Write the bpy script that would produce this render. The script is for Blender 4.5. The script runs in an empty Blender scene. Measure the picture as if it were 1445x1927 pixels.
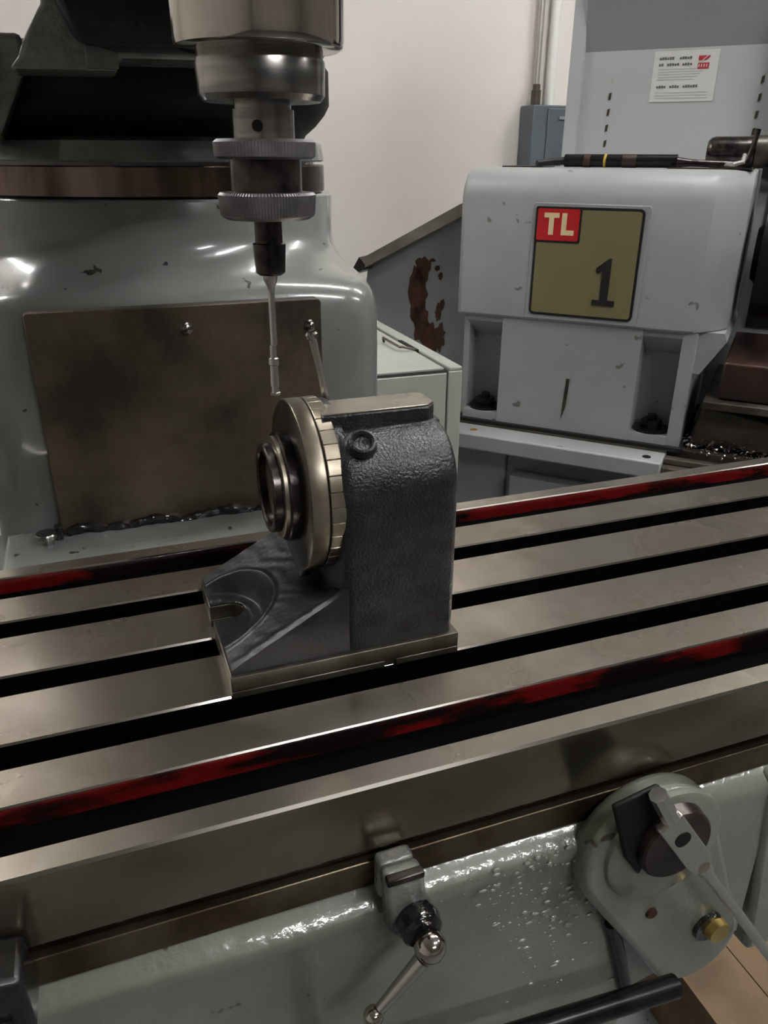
import bpy, bmesh, math, random
from mathutils import Vector, Matrix
random.seed(4)
S = bpy.context.scene
COL = S.collection
PI = math.pi

# ------------------------------------------------------------------ camera
FPX, HC = 1464.37, 0.27815
RC = ((0.9397235, -0.3419002, 0.0048931), (-0.1378853, -0.3919993, -0.9095736), (0.3129015, 0.8540731, -0.4155140))
cam = bpy.data.cameras.new('camera'); co = bpy.data.objects.new('camera', cam); COL.objects.link(co)
cam.sensor_fit = 'HORIZONTAL'; cam.sensor_width = 36.0; cam.lens = 36.0 * FPX / 1445.0
cam.clip_start = 0.01; cam.clip_end = 40
r0, r1, r2 = (Vector(r) for r in RC)
co.matrix_world = Matrix(((r0.x, -r1.x, -r2.x, 0), (r0.y, -r1.y, -r2.y, 0), (r0.z, -r1.z, -r2.z, HC), (0, 0, 0, 1)))
S.camera = co

# ------------------------------------------------------------------ world, exposure
w = bpy.data.worlds.new('World'); S.world = w; w.use_nodes = True
w.node_tree.nodes['Background'].inputs[0].default_value = (0.9, 0.95, 1.0, 1)
w.node_tree.nodes['Background'].inputs[1].default_value = 0.15
S.view_settings.view_transform = 'Standard'; S.view_settings.look = 'None'
S.view_settings.exposure = 0.55; S.view_settings.gamma = 1.0; S.view_settings.use_curve_mapping = False
LIGHT_E = 52.0
# (x, y, along_x) of the ceiling tube fixtures
FIXTURES = [(1.5, -0.9, True), (0.9, -2.5, True), (3.6, -0.4, True), (1.3, 1.1, True), (2.9, 1.4, True), (-1.4, 2.3, True)]
FLOOR, CEIL = -1.0, 2.3

# ------------------------------------------------------------------ materials
def srgb(c):
    return tuple((x/255/12.92 if x/255 <= .04045 else ((x/255+.055)/1.055)**2.4) for x in c) + (1,)
def mat(name, c1, c2=None, rough=.5, metal=0., scale=20., bump=0., bscale=60., coat=0., r2=None, spec=.5, detail=4., stretch=None, thr=(.35, .65), bdist=.001, specks=None, speck_scale=60, speck_thr=.06):
    m = bpy.data.materials.new(name); m.use_nodes = True
    nt = m.node_tree; N = nt.nodes; Lk = nt.links
    b = N['Principled BSDF']
    b.inputs['Base Color'].default_value = srgb(c1)
    b.inputs['Roughness'].default_value = rough; b.inputs['Metallic'].default_value = metal
    b.inputs['Coat Weight'].default_value = coat; b.inputs['Coat Roughness'].default_value = .08
    b.inputs['Specular IOR Level'].default_value = spec
    tc = N.new('ShaderNodeTexCoord'); mp = N.new('ShaderNodeMapping'); Lk.new(tc.outputs['Object'], mp.inputs[0])
    if stretch: mp.inputs['Scale'].default_value = stretch
    if c2 or r2 is not None:
        n = N.new('ShaderNodeTexNoise'); n.inputs['Scale'].default_value = scale; n.inputs['Detail'].default_value = detail
        Lk.new(mp.outputs[0], n.inputs['Vector'])
        mr = N.new('ShaderNodeMapRange'); mr.inputs[1].default_value = thr[0]; mr.inputs[2].default_value = thr[1]
        Lk.new(n.outputs[0], mr.inputs[0])
        if c2:
            mx = N.new('ShaderNodeMix'); mx.data_type = 'RGBA'
            mx.inputs[6].default_value = srgb(c1); mx.inputs[7].default_value = srgb(c2)
            Lk.new(mr.outputs[0], mx.inputs[0]); last = mx.outputs[2]
            if specks:
                n3 = N.new('ShaderNodeTexNoise'); n3.inputs['Scale'].default_value = speck_scale; n3.inputs['Detail'].default_value = 2
                Lk.new(mp.outputs[0], n3.inputs['Vector'])
                m3 = N.new('ShaderNodeMapRange'); m3.inputs[1].default_value = .66 + speck_thr; m3.inputs[2].default_value = .69 + speck_thr
                Lk.new(n3.outputs[0], m3.inputs[0])
                mx2 = N.new('ShaderNodeMix'); mx2.data_type = 'RGBA'; mx2.inputs[7].default_value = srgb(specks)
                Lk.new(last, mx2.inputs[6]); Lk.new(m3.outputs[0], mx2.inputs[0]); last = mx2.outputs[2]
            Lk.new(last, b.inputs['Base Color'])
        if r2 is not None:
            m2 = N.new('ShaderNodeMapRange'); m2.inputs[1].default_value = thr[0]; m2.inputs[2].default_value = thr[1]
            m2.inputs[3].default_value = rough; m2.inputs[4].default_value = r2
            Lk.new(n.outputs[0], m2.inputs[0]); Lk.new(m2.outputs[0], b.inputs['Roughness'])
    if bump:
        n2 = N.new('ShaderNodeTexNoise'); n2.inputs['Scale'].default_value = bscale; n2.inputs['Detail'].default_value = 3
        Lk.new(tc.outputs['Object'], n2.inputs['Vector'])
        bp = N.new('ShaderNodeBump'); bp.inputs['Strength'].default_value = bump; bp.inputs['Distance'].default_value = bdist
        Lk.new(n2.outputs[0], bp.inputs['Height']); Lk.new(bp.outputs[0], b.inputs['Normal'])
        if coat: Lk.new(bp.outputs[0], b.inputs['Coat Normal'])
    return m
M = {}
M['wall'] = mat('wall_paint', (216, 212, 204), (206, 200, 194), rough=.85, scale=1.2, bump=.1, bscale=40)
M['ceiling'] = mat('ceiling_paint', (190, 188, 182), rough=.9)
M['floor'] = mat('floor_concrete', (112, 115, 114), (84, 84, 82), rough=.5, scale=5, bump=.1, bscale=50, specks=(40, 38, 36), speck_scale=50, speck_thr=.0)
M['ground'] = mat('ground_steel', (182, 174, 164), (140, 131, 120), rough=.2, r2=.3, metal=.9, scale=14, detail=6, bump=.06, bscale=300, bdist=.0003)
M['face'] = mat('polished_face', (142, 134, 120), (110, 102, 90), rough=.16, r2=.24, metal=.92, scale=12, bump=.05, bscale=90, bdist=.0004, stretch=(1, 1, 3))
M['way'] = mat('way_steel', (118, 108, 92), (76, 62, 48), rough=.28, r2=.42, metal=.85, scale=25, bump=.06, bscale=120, bdist=.0004)
M['slot'] = mat('slot_black', (7, 6, 6), (4, 4, 4), rough=.8, spec=.02, scale=40, bump=.3, bscale=200)  # even near-black for slots, trough floors and table underside
M['red'] = mat('red_trough_paint', (96, 14, 14), (20, 11, 10), rough=.25, scale=26, detail=6, thr=(.40, .50), bump=.4, bscale=180, coat=.5, bdist=.0008, stretch=(.6, 1, 2.5))
M['grey'] = mat('grey_green_paint', (124, 128, 124), (100, 104, 99), rough=.22, scale=7, bump=.12, bscale=22, coat=.6, bdist=.004, thr=(.4, .75), specks=(52, 50, 44), speck_scale=75, speck_thr=.045)
M['apron'] = mat('apron_paint', (132, 135, 126), (112, 115, 105), rough=.3, scale=9, bump=.3, bscale=170, coat=.8, bdist=.0012, specks=(70, 64, 56), speck_scale=60, speck_thr=.06)
M['greydk'] = mat('grime_and_shade_paint', (34, 33, 31), (15, 14, 13), rough=.4, scale=14, bump=.4, bscale=60, bdist=.002, coat=.3)  # dark paint that also carries the head's shade on the ram
M['turret'] = mat('turret_shade_paint', (22, 22, 21), (15, 15, 14), rough=.5, spec=.25, scale=10, bump=.15, bscale=60, bdist=.002)  # shade cast by the head is put into this near-black colour
M['skirt'] = mat('oily_skirt_paint', (112, 117, 113), (80, 84, 80), rough=.18, scale=18, bump=.35, bscale=60, bdist=.002, coat=.8)
M['lug'] = mat('pitted_grey_paint', (146, 149, 144), (80, 80, 76), rough=.26, scale=22, bump=.7, bscale=160, bdist=.0015, coat=.6)
M['ring'] = mat('oiled_ring_steel', (128, 112, 104), (66, 56, 48), rough=.14, r2=.3, metal=.95, scale=9, stretch=(3, 3, .5), bump=.08, bscale=60)
M['plate'] = mat('rough_cover_plate', (104, 94, 78), (60, 54, 47), rough=.34, r2=.5, metal=.5, scale=13, detail=10, bump=.6, bscale=170, bdist=.0009, thr=(.38, .62))
M['rubber'] = mat('black_grease_and_shade', (34, 33, 32), (16, 15, 15), rough=.18, scale=60, bump=.8, bscale=120, bdist=.002, coat=.6)  # black grease, also used as painted shade in gap and hollow
M['chrome'] = mat('bright_quill_steel', (205, 198, 192), rough=.1, metal=1., bump=.02, bscale=50)
M['bright'] = mat('bright_brushed_steel', (206, 203, 198), rough=.27, metal=.95)
M['steel'] = mat('turned_steel', (158, 156, 154), (110, 108, 106), rough=.22, metal=1., scale=60, stretch=(.3, .3, 3), bump=.08, bscale=100)
M['knurl'] = mat('knurled_grey_steel', (148, 144, 146), (120, 117, 120), rough=.42, metal=.85, scale=90)
M['darksteel'] = mat('dark_oily_steel', (92, 86, 84), (46, 42, 42), rough=.25, metal=.9, scale=70, bump=.2, bscale=200)
M['cast'] = mat('crinkle_black_casting', (44, 45, 49), (22, 22, 25), rough=.28, r2=.42, metal=.1, scale=60, bump=.7, bscale=650, bdist=.0011, coat=.4, stretch=(1, 1, 1.6))
M['foot'] = mat('satin_black_casting', (42, 43, 46), (26, 26, 28), rough=.38, metal=.1, scale=50, bump=.35, bscale=260, bdist=.0008)
M['base'] = mat('machined_base', (122, 118, 108), (88, 83, 73), rough=.42, metal=.85, scale=40, bump=.1, bscale=200)
M['dial'] = mat('dial_steel', (184, 174, 158), (130, 121, 107), rough=.34, metal=.95, scale=35, bump=.05, bscale=100)
M['dialface'] = mat('dark_dial_face', (92, 88, 80), (62, 58, 52), rough=.3, metal=.85, scale=30)  # darker tone for the dial front than for its rim
M['bore'] = mat('bore_dark', (40, 38, 36), rough=.3, metal=.8)
M['lathe'] = mat('lathe_light_grey', (160, 163, 163), (150, 153, 153), rough=.42, scale=5, bump=.12, bscale=90, specks=(105, 104, 98), speck_scale=30, speck_thr=.045)
M['guard'] = mat('guard_light_grey', (188, 191, 192), (180, 183, 184), rough=.5, scale=3)
M['guardtop'] = mat('guard_hood_grey', (150, 153, 152), rough=.55)
M['cab'] = mat('cabinet_pale_green', (180, 183, 174), (168, 171, 162), rough=.45, scale=8, specks=(80, 80, 74), speck_scale=40, speck_thr=.05)
M['gap'] = mat('dark_seam', (22, 22, 21), rough=.8)
M['gold'] = mat('badge_khaki', (120, 112, 80), rough=.5)
M['badgeblack'] = mat('badge_black', (20, 19, 17), rough=.5)
M['badgered'] = mat('badge_red', (186, 22, 28), rough=.5)
M['cream'] = mat('badge_cream', (238, 214, 168), rough=.5)
M['sticker'] = mat('sticker_paper', (214, 214, 210), rough=.5)
M['print'] = mat('sticker_print', (98, 98, 96), rough=.6)
M['printlt'] = mat('sticker_small_print', (182, 182, 178), rough=.6)
M['logored'] = mat('sticker_red', (176, 44, 52), rough=.6)
M['drop'] = mat('oil_drop_glint', (205, 205, 200), rough=.15, metal=.5)  # pale colour paints glints into the droplets
M['ebox'] = mat('electrical_box_grey', (84, 92, 98), (74, 80, 86), rough=.45, scale=6)
M['conduit'] = mat('conduit_steel', (176, 172, 168), rough=.35, metal=.7)
M['rust'] = mat('peeling_rust', (76, 40, 26), (40, 22, 16), rough=.8, scale=40, bump=.5, bscale=100)
M['tray'] = mat('tray_grey', (138, 142, 146), (126, 130, 134), rough=.4, scale=6)
M['traytop'] = mat('tray_worn_rim', (136, 130, 124), (108, 102, 96), rough=.4, metal=.5, scale=20)
M['black'] = mat('black_machine', (26, 25, 26), (14, 13, 13), rough=.35, scale=20, bump=.2, bscale=60)
M['brownred'] = mat('brown_way_cover', (62, 40, 34), (34, 25, 22), rough=.4, scale=12)
M['bedgrey'] = mat('oily_bed_steel', (100, 92, 84), (62, 56, 50), rough=.35, metal=.5, scale=15)
M['blackrod'] = mat('blackened_rod', (46, 44, 46), (24, 23, 24), rough=.25, metal=.6, scale=60, bump=.1, bscale=150)
M['brass'] = mat('brass_plug', (186, 160, 92), rough=.35, metal=.6)
M['cardboard'] = mat('cardboard', (120, 98, 74), (92, 74, 54), rough=.8, scale=10)
M['drum'] = mat('brown_black_drum', (70, 58, 54), (36, 30, 28), rough=.3, metal=.5, scale=40, bump=.1, bscale=100)
M['yellow'] = mat('yellow_tape', (182, 150, 60), rough=.6)
M['fixture'] = mat('fixture_white', (210, 210, 208), rough=.5)
M['chip'] = mat('bright_chips', (150, 146, 140), rough=.25, metal=.9)
em = bpy.data.materials.new('tube_glow'); em.use_nodes = True
eb = em.node_tree.nodes['Principled BSDF']; eb.inputs['Emission Color'].default_value = (1, .995, .985, 1); eb.inputs['Emission Strength'].default_value = LIGHT_E
M['tube'] = em

# ------------------------------------------------------------------ builders
class Frame:
    def __init__(s, loc=(0, 0, 0), rz=0.): s.m = Matrix.Translation(loc) @ Matrix.Rotation(rz, 4, 'Z'); s.rz = rz
WORLD = Frame()
LATHE = Frame((.8527, 1.4567, 0), math.atan2(-.7204, .6935))   # x = along the lathe face, y = away from camera
SHIFT = {}
def thing(name, label, cat, base=(0, 0, 0), frame=WORLD, group=None, kind=None):
    o = bpy.data.objects.new(name, None); COL.objects.link(o)
    o.empty_display_size = .05
    o.location = frame.m @ Vector(base); o.rotation_euler = (0, 0, frame.rz)
    if kind: o['kind'] = kind
    else: o['label'] = label; o['category'] = cat
    if group: o['group'] = group
    SHIFT[o.name] = Vector(base)
    return o
def root_of(o):
    while o.parent: o = o.parent
    return o
def finish(name, bm, m, parent=None, label=None, smooth=True, bevel=0, bseg=2, angle=35, sub=0):
    sh = SHIFT[root_of(parent).name] if parent else Vector((0, 0, 0))
    bmesh.ops.remove_doubles(bm, verts=bm.verts, dist=1e-6)
    bmesh.ops.recalc_face_normals(bm, faces=bm.faces)
    for v in bm.verts: v.co -= sh
    me = bpy.data.meshes.new(name); bm.to_mesh(me); bm.free()
    mm = m if isinstance(m, (list, tuple)) else [m]
    for x in mm: me.materials.append(M[x])
    o = bpy.data.objects.new(name, me); COL.objects.link(o)
    if parent: o.parent = parent
    if label: o['label'] = label
    if bevel:
        b = o.modifiers.new('Bevel', 'BEVEL'); b.width = bevel; b.segments = bseg; b.limit_method = 'ANGLE'; b.angle_limit = math.radians(40)
    if sub:
        s = o.modifiers.new('Sub', 'SUBSURF'); s.levels = sub; s.render_levels = sub
    if smooth:
        for p in me.polygons: p.use_smooth = True
        try: me.set_sharp_from_angle(angle=math.radians(angle))
        except Exception: pass
    return o
def box(bm, a, b, mi=0):
    x0, y0, z0 = a; x1, y1, z1 = b
    v = [bm.verts.new(p) for p in ((x0, y0, z0), (x1, y0, z0), (x1, y1, z0), (x0, y1, z0), (x0, y0, z1), (x1, y0, z1), (x1, y1, z1), (x0, y1, z1))]
    for f in ((0, 3, 2, 1), (4, 5, 6, 7), (0, 1, 5, 4), (1, 2, 6, 5), (2, 3, 7, 6), (3, 0, 4, 7)):
        bm.faces.new([v[i] for i in f]).material_index = mi
def prism(bm, pts, axis, a, b, mi=0, cap=True):
    """pts 2D polygon; axis 'x': (y,z), 'y': (x,z), 'z': (x,y)"""
    def P(p, t): return {'x': (t, p[0], p[1]), 'y': (p[0], t, p[1]), 'z': (p[0], p[1], t)}[axis]
    A = [bm.verts.new(P(p, a)) for p in pts]; B = [bm.verts.new(P(p, b)) for p in pts]
    n = len(pts); fs = []
    for i in range(n): fs.append(bm.faces.new((A[i], A[(i+1) % n], B[(i+1) % n], B[i])))
    if cap:
        fs.append(bm.faces.new(A)); fs.append(bm.faces.new(B[::-1]))
    for f in fs: f.material_index = mi
    return fs
def lathe(bm, prof, origin, axis, seg=64, mi=0, rfun=None, capends=True):
    """prof: list of (t along axis, r)"""
    ax = Vector(axis).normalized(); O = Vector(origin)
    a = ax.orthogonal().normalized(); b = ax.cross(a)
    rings = []
    for t, r in prof:
        ring = []
        for i in range(seg):
            th = 2*PI*i/seg; rr = r if rfun is None else rfun(t, r, i)
            ring.append(bm.verts.new(O + ax*t + (a*math.cos(th) + b*math.sin(th))*max(rr, 1e-5)))
        rings.append(ring)
    for k in range(len(rings)-1):
        for i in range(seg):
            bm.faces.new((rings[k][i], rings[k][(i+1) % seg], rings[k+1][(i+1) % seg], rings[k+1][i])).material_index = mi
    if capends:
        for r in (rings[0], rings[-1]): bm.faces.new(r).material_index = mi
def tube(bm, pts, r, seg=14, rads=None):
    P = [Vector(p) for p in pts]; prev = None; rings = []
    ref = None
    for i, p in enumerate(P):
        d = (P[min(i+1, len(P)-1)] - P[max(i-1, 0)]).normalized()
        a = (ref - d*ref.dot(d)).normalized() if ref else d.orthogonal().normalized()
        ref = a; b = d.cross(a); rr = rads[i] if rads else r
        rings.append([bm.verts.new(p + (a*math.cos(2*PI*k/seg) + b*math.sin(2*PI*k/seg))*rr) for k in range(seg)])
    for k in range(len(rings)-1):
        for i in range(seg): bm.faces.new((rings[k][i], rings[k][(i+1) % seg], rings[k+1][(i+1) % seg], rings[k+1][i]))
    bm.faces.new(rings[0]); bm.faces.new(rings[-1])
def ball(bm, c, r, n=20):
    bmesh.ops.create_uvsphere(bm, u_segments=n, v_segments=n//2+2, radius=r, matrix=Matrix.Translation(c))
def hexa(bm, c, r, z0, z1, rot=0, n=6):
    prism(bm, [(c[0]+r*math.cos(rot+2*PI*i/n), c[1]+r*math.sin(rot+2*PI*i/n)) for i in range(n)], 'z', z0, z1)
NB = bmesh.new

# ------------------------------------------------------------------ room
def struct(name, m, a, b):
    bm = NB(); box(bm, a, b); o = finish(name, bm, m, smooth=False); o['kind'] = 'structure'; return o
struct('floor', 'floor', (-3, -9, FLOOR-.1), (9, 3.2, FLOOR))
struct('ceiling', 'ceiling', (-3, -9, CEIL), (9, 3.2, CEIL+.1))
struct('wall_back', 'wall', (-3, 2.9, FLOOR), (9, 3.0, CEIL))
struct('wall_left', 'wall', (-3.1, -9, FLOOR), (-3, 3.2, CEIL))
struct('wall_right', 'wall', (9, -9, FLOOR), (9.1, 3.2, CEIL))
struct('wall_front', 'wall', (-3, -9.1, FLOOR), (9, -9, CEIL))
for i, (fx, fy, ax) in enumerate(FIXTURES):
    where = ['behind the camera on the right', 'far behind the camera', 'over the right side of the shop', 'over the lathe corner', 'over the far right', 'over the far left'][i]
    t = thing('ceiling_light', 'long fluorescent ceiling light ' + where, 'light', (fx, fy, CEIL), group='ceiling lights')
    bm = NB(); box(bm, (fx-.62, fy-.09, CEIL-.05), (fx+.62, fy+.09, CEIL-.0005)); finish('housing', bm, 'fixture', t, bevel=.005)
    for s in (-1, 1):
        bm = NB(); lathe(bm, [(0, .019), (1.16, .019)], (fx-.58, fy+s*.045, CEIL-.07), (1, 0, 0), 12); finish('tube', bm, 'tube', t)

# ------------------------------------------------------------------ milling table
TX0, TX1 = -.46, .98
tbl = thing('milling_table', 'long ground steel milling machine table with three T-slots and red painted troughs', 'machine table', (.26, .42, -.0505))
def arc(c, r, a0, a1, n): return [(c[0]+r*math.cos(math.radians(a0+(a1-a0)*i/n)), c[1]+r*math.sin(math.radians(a0+(a1-a0)*i/n))) for i in range(n+1)]
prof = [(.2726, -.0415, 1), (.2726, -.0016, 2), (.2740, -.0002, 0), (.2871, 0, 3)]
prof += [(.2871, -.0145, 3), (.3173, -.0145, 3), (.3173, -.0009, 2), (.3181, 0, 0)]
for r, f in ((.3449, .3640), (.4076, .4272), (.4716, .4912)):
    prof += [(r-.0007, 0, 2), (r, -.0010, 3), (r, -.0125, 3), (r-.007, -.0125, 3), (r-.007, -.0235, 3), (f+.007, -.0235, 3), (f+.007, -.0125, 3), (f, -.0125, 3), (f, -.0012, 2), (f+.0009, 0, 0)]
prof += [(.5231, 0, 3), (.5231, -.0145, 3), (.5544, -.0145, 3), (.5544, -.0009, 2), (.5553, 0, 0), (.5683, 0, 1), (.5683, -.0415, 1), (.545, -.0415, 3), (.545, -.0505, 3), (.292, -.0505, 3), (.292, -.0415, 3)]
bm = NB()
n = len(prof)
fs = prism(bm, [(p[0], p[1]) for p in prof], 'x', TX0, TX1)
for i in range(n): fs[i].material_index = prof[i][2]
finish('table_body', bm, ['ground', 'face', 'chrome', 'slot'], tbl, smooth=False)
for y0, y1, lab in ((.2871, .3173, 'worn red and black paint in the front trough'), (.5231, .5544, 'worn red and black paint in the rear trough')):
    bm = NB()
    fs = prism(bm, [(y0+.0002, -.002), (y0+.0002, -.0143), (y1-.0002, -.0143), (y1-.0002, -.0009), (y1-.0006, -.0015), (y1-.0012, -.0060), (y1-.0020, -.0115), (y1-.005, -.0134), (y0+.005, -.0137), (y0+.0022, -.011), (y0+.0008, -.003)], 'x', TX0+.001, TX1-.001)
    for k in (6, 7, 8, 9): fs[k].material_index = 1
    finish('trough_lining', bm, ['red', 'slot'], tbl, lab)

# ------------------------------------------------------------------ saddle and knee
sad = thing('milling_saddle', 'grey-green painted milling machine saddle under the table with glossy front apron', 'machine saddle', (.1, .42, -.34))
bm = NB(); box(bm, (-.34, .2728, -.068), (.372, .575, -.0507)); finish('way_strip', bm, 'way', sad, 'bare brown steel way strip', bevel=.0008)
bm = NB(); box(bm, (-.33, .2815, -.0507), (.36, .2905, -.0425)); finish('way_gap_shade', bm, 'rubber', sad, 'black strip standing in for the shade in the gap under the table')  # black strip darkens the gap in place of real shade
AP = [(.2750, -.0685), (.2735, -.0695), (.2640, -.0750), (.2628, -.078), (.2640, -.086), (.2655, -.12), (.2660, -.33), (.35, -.34), (.35, -.0685)]
bm = NB()
xs = [-.34 + i*.02 for i in range(36)]
def apbot(x): return -.34 if x < .255 else (-.34 + (x-.255)/.02*.11 if x < .275 else -.232 + (x-.275)*.25)
rings = []
for x in xs:
    ring = []
    for y, z in AP:
        zz = max(z, apbot(x)) if z < -.13 else z
        ring.append(bm.verts.new((x, y + .0012*math.sin(x*31+z*40), zz)))
    rings.append(ring)
for a, b in zip(rings, rings[1:]):
    for i in range(len(AP)): bm.faces.new((a[i], a[(i+1) % len(AP)], b[(i+1) % len(AP)], b[i]))
bm.faces.new(rings[0]); bm.faces.new(rings[-1])
finish('apron', bm, 'apron', sad, 'glossy grey-green front apron covered in oil specks', angle=60)
bm = NB(); random.seed(21)
for i in range(420):
    x = .215+random.gauss(0, .045); z = -.072-abs(random.gauss(0, .055))
    if not (.125 < x < .36 and -.215 < z): continue
    r = random.choice((.0004, .0005, .0006, .0008, .0013))
    yy = .2628+(.0028 if z < -.086 else 0)+(.0004 if z < -.12 else 0)-r*.1
    if z > -.078: yy = .2636
    bmesh.ops.create_uvsphere(bm, u_segments=8, v_segments=5, radius=r, matrix=Matrix.Translation((x, yy, z)) @ Matrix.Diagonal((random.uniform(1, 2.2), .55, random.uniform(.6, 1.2), 1)))
finish('glint_droplets', bm, 'drop', sad, 'oil droplets and chips clinging to the apron, coloured pale as painted glints')['kind'] = 'stuff'
# feed screw bracket
def hull2(c0, r0_, c1, r1_, n=24):
    d = (Vector(c1)-Vector(c0)); L = d.length; a = math.atan2(d.y, d.x); b = math.acos((r0_-r1_)/L)
    return arc(c0, r0_, math.degrees(a+b), math.degrees(a-b)+360, n) + arc(c1, r1_, math.degrees(a-b), math.degrees(a+b), n)
bm = NB(); prism(bm, hull2((.2585, -.086), .046, (.311, -.187), .034), 'y', .2525, .270)
finish('screw_bracket', bm, 'apron', sad, 'rounded grey cast bracket on the apron', bevel=.005, bseg=4)
bm = NB(); lathe(bm, [(0, .0), (0, .036), (.0015, .0385), (.0045, .0395), (.0045, 0)], (.264, .2485, -.080), (0, 1, 0), 48, capends=False)
finish('bracket_collar', bm, 'apron', sad)
bm = NB(); lathe(bm, [(0, .0075), (.006, .0085), (.006, .006)], (.319, .2445, -.1710), (0, 1, 0), 20); finish('brass_plug', bm, 'brass', sad, 'small brass plug in a black socket')
bm = NB(); lathe(bm, [(0, .0105), (.004, .0115)], (.315, .2495, -.1705), (0, 1, 0), 24); finish('plug_socket', bm, 'rubber', sad)
bm = NB(); lathe(bm, [(0, .0035), (.003, .004)], (.266, .2505, -.1375), (0, 1, 0), 12); finish('oil_hole_plug', bm, 'rust', sad)
bm = NB(); tube(bm, [(.246, .262, -.150), (.252, .262, -.165), (.272, .262, -.232)], .004, 12); finish('drain_pipe', bm, 'greydk', sad, 'thin dark pipe under the bracket')
bm = NB(); prism(bm, [(.352, -.070), (.392, -.072), (.420, -.235), (.372, -.235)], 'y', .262, .34); finish('end_cover', bm, 'apron', sad, bevel=.004)
knee = thing('milling_knee', 'grey-green painted knee casting below the saddle', 'machine knee', (.05, .6, FLOOR))
bm = NB(); box(bm, (-.10, .36, FLOOR+.12), (.22, .62, -.3405)); finish('knee_casting', bm, 'grey', knee, bevel=.02)
bm = NB(); lathe(bm, [(0, .09), (.02, .09), (.03, .04), (.13, .04)], (.05, .5, FLOOR), (0, 0, 1), 32); finish('screw_pedestal', bm, 'darksteel', knee)

# table lock lever with ball ends
lev = thing('table_lock_lever', 'chrome ball-ended lock lever on its grey block in the middle of the apron', 'lever', (.105, .262, -.07))
bm = NB(); prism(bm, [(.094, -.0425), (.1145, -.0425), (.117, -.062), (.1235, -.078), (.1190, -.0895), (.1040, -.090), (.0960, -.078)], 'y', .2515, .2626); box(bm, (.0945, .2626, -.0680), (.1140, .2725, -.0430)); finish('pivot_block', bm, 'lug', lev, 'grimy grey pivot block', bevel=.003, bseg=3)
bm = NB(); box(bm, (.0945, .2495, -.0445), (.1140, .2545, -.0405)); finish('gib_plate', bm, 'darksteel', lev, bevel=.0008)
bm = NB(); lathe(bm, [(0, .0088), (.0015, .0105), (.007, .0115), (.012, .0105)], (.1105, .2405, -.0725), (0, 1, 0), 32); finish('collar', bm, 'rubber', lev, 'dark oily collar')
bm = NB(); ball(bm, (.1115, .235, -.0745), .0082); finish('hub_ball', bm, 'chrome', lev, 'large chrome ball')
bm = NB(); tube(bm, [(.1075, .2345, -.0815), (.0855, .2345, -.1075)], .003, 16, rads=[.0044, .0030]); finish('handle', bm, 'bright', lev, 'bright tapered handle')
bm = NB(); ball(bm, (.0818, .2345, -.1115), .0053); finish('end_ball', bm, 'chrome', lev)

# feed lever hub and rod
hub = thing('feed_lever', 'bright steel lever rod clamped to a dark drum on the saddle bracket', 'lever', (.262, .238, -.07))
bm = NB(); lathe(bm, [(0, 0), (0, .0215), (.0012, .0228), (.0085, .0238)], (.2625, .2395, -.0690), (0, 1, 0), 48, capends=False); finish('drum', bm, 'drum', hub, 'dark brown drum')
a = math.radians(-55); ca, sa = math.cos(a), math.sin(a)
def rot2(x, z, c=(.2625, -.0620)): return (c[0]+x*ca-z*sa, c[1]+x*sa+z*ca)
bm = NB(); prism(bm, [rot2(*p) for p in ((-.026, -.0080), (.0200, -.0080), (.0290, -.0060), (.0290, .0060), (.0200, .0080), (-.026, .0080))], 'y', .2335, .2395); finish('clamp_block', bm, 'bright', hub, 'bright steel clamp block', bevel=.0012, bseg=3)
h0 = rot2(-.008, 0)
bm = NB(); lathe(bm, [(0, .0050), (.0004, .0050), (.0004, .0030), (.002, .0029)], (h0[0], .2331, h0[1]), (0, 1, 0), 24); finish('set_screw', bm, 'bore', hub, 'black socket screw')
p0 = rot2(.029, 0); p1 = rot2(.20, 0)
bm = NB(); tube(bm, [(p0[0]-.002*ca, .2365, p0[1]-.002*sa), (p0[0]+.005*ca, .2365, p0[1]+.005*sa)], .0054, 20); finish('ferrule', bm, 'bright', hub)
bm = NB(); tube(bm, [(p0[0], .2365, p0[1]), (p1[0], .2365, p1[1])], .0034, 18); finish('rod', bm, 'bright', hub)
bm = NB(); ball(bm, (p1[0], .2365, p1[1]), .009); finish('end_knob', bm, 'blackrod', hub)
q0 = rot2(-.026, .001); q1 = rot2(-.046, .004)
bm = NB(); tube(bm, [(q0[0]+.001, .2370, q0[1]), (q1[0], .2385, q1[1])], .0050, 8); finish('clamp_bolt', bm, 'bright', hub, 'bright bolt above the clamp block')
bm = NB(); prism(bm, [(.218, -.030), (.246, -.024), (.262, -.046), (.244, -.090), (.232, -.072)], 'y', .2450, .2482); finish('drum_void_shade', bm, 'turret', hub, 'black plate standing in for the dark void behind the drum', bevel=.0015)  # dark void beside the drum painted in as a black plate

# black handle at the bottom
hd = thing('knee_lock_handle', 'black rod handle at the bottom edge of the picture below the apron bracket', 'handle', (.24, .25, -.15))
bm = NB(); tube(bm, [(.2678, .225, -.1683), (.215, .225, -.1620), (.15, .225, -.1545), (.05, .225, -.1435)], .0068, 16); finish('rod', bm, 'blackrod', hd)
bm = NB(); tube(bm, [(.265, .232, -.1800), (.225, .232, -.1755)], .0045, 12); finish('grip_sleeve', bm, 'chrome', hd, 'bright sleeve under the rod')
bm = NB(); tube(bm, [(.058, .2300, -.1510), (.058, .2648, -.210)], .007, 14); finish('shaft', bm, 'darksteel', hd)

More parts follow.
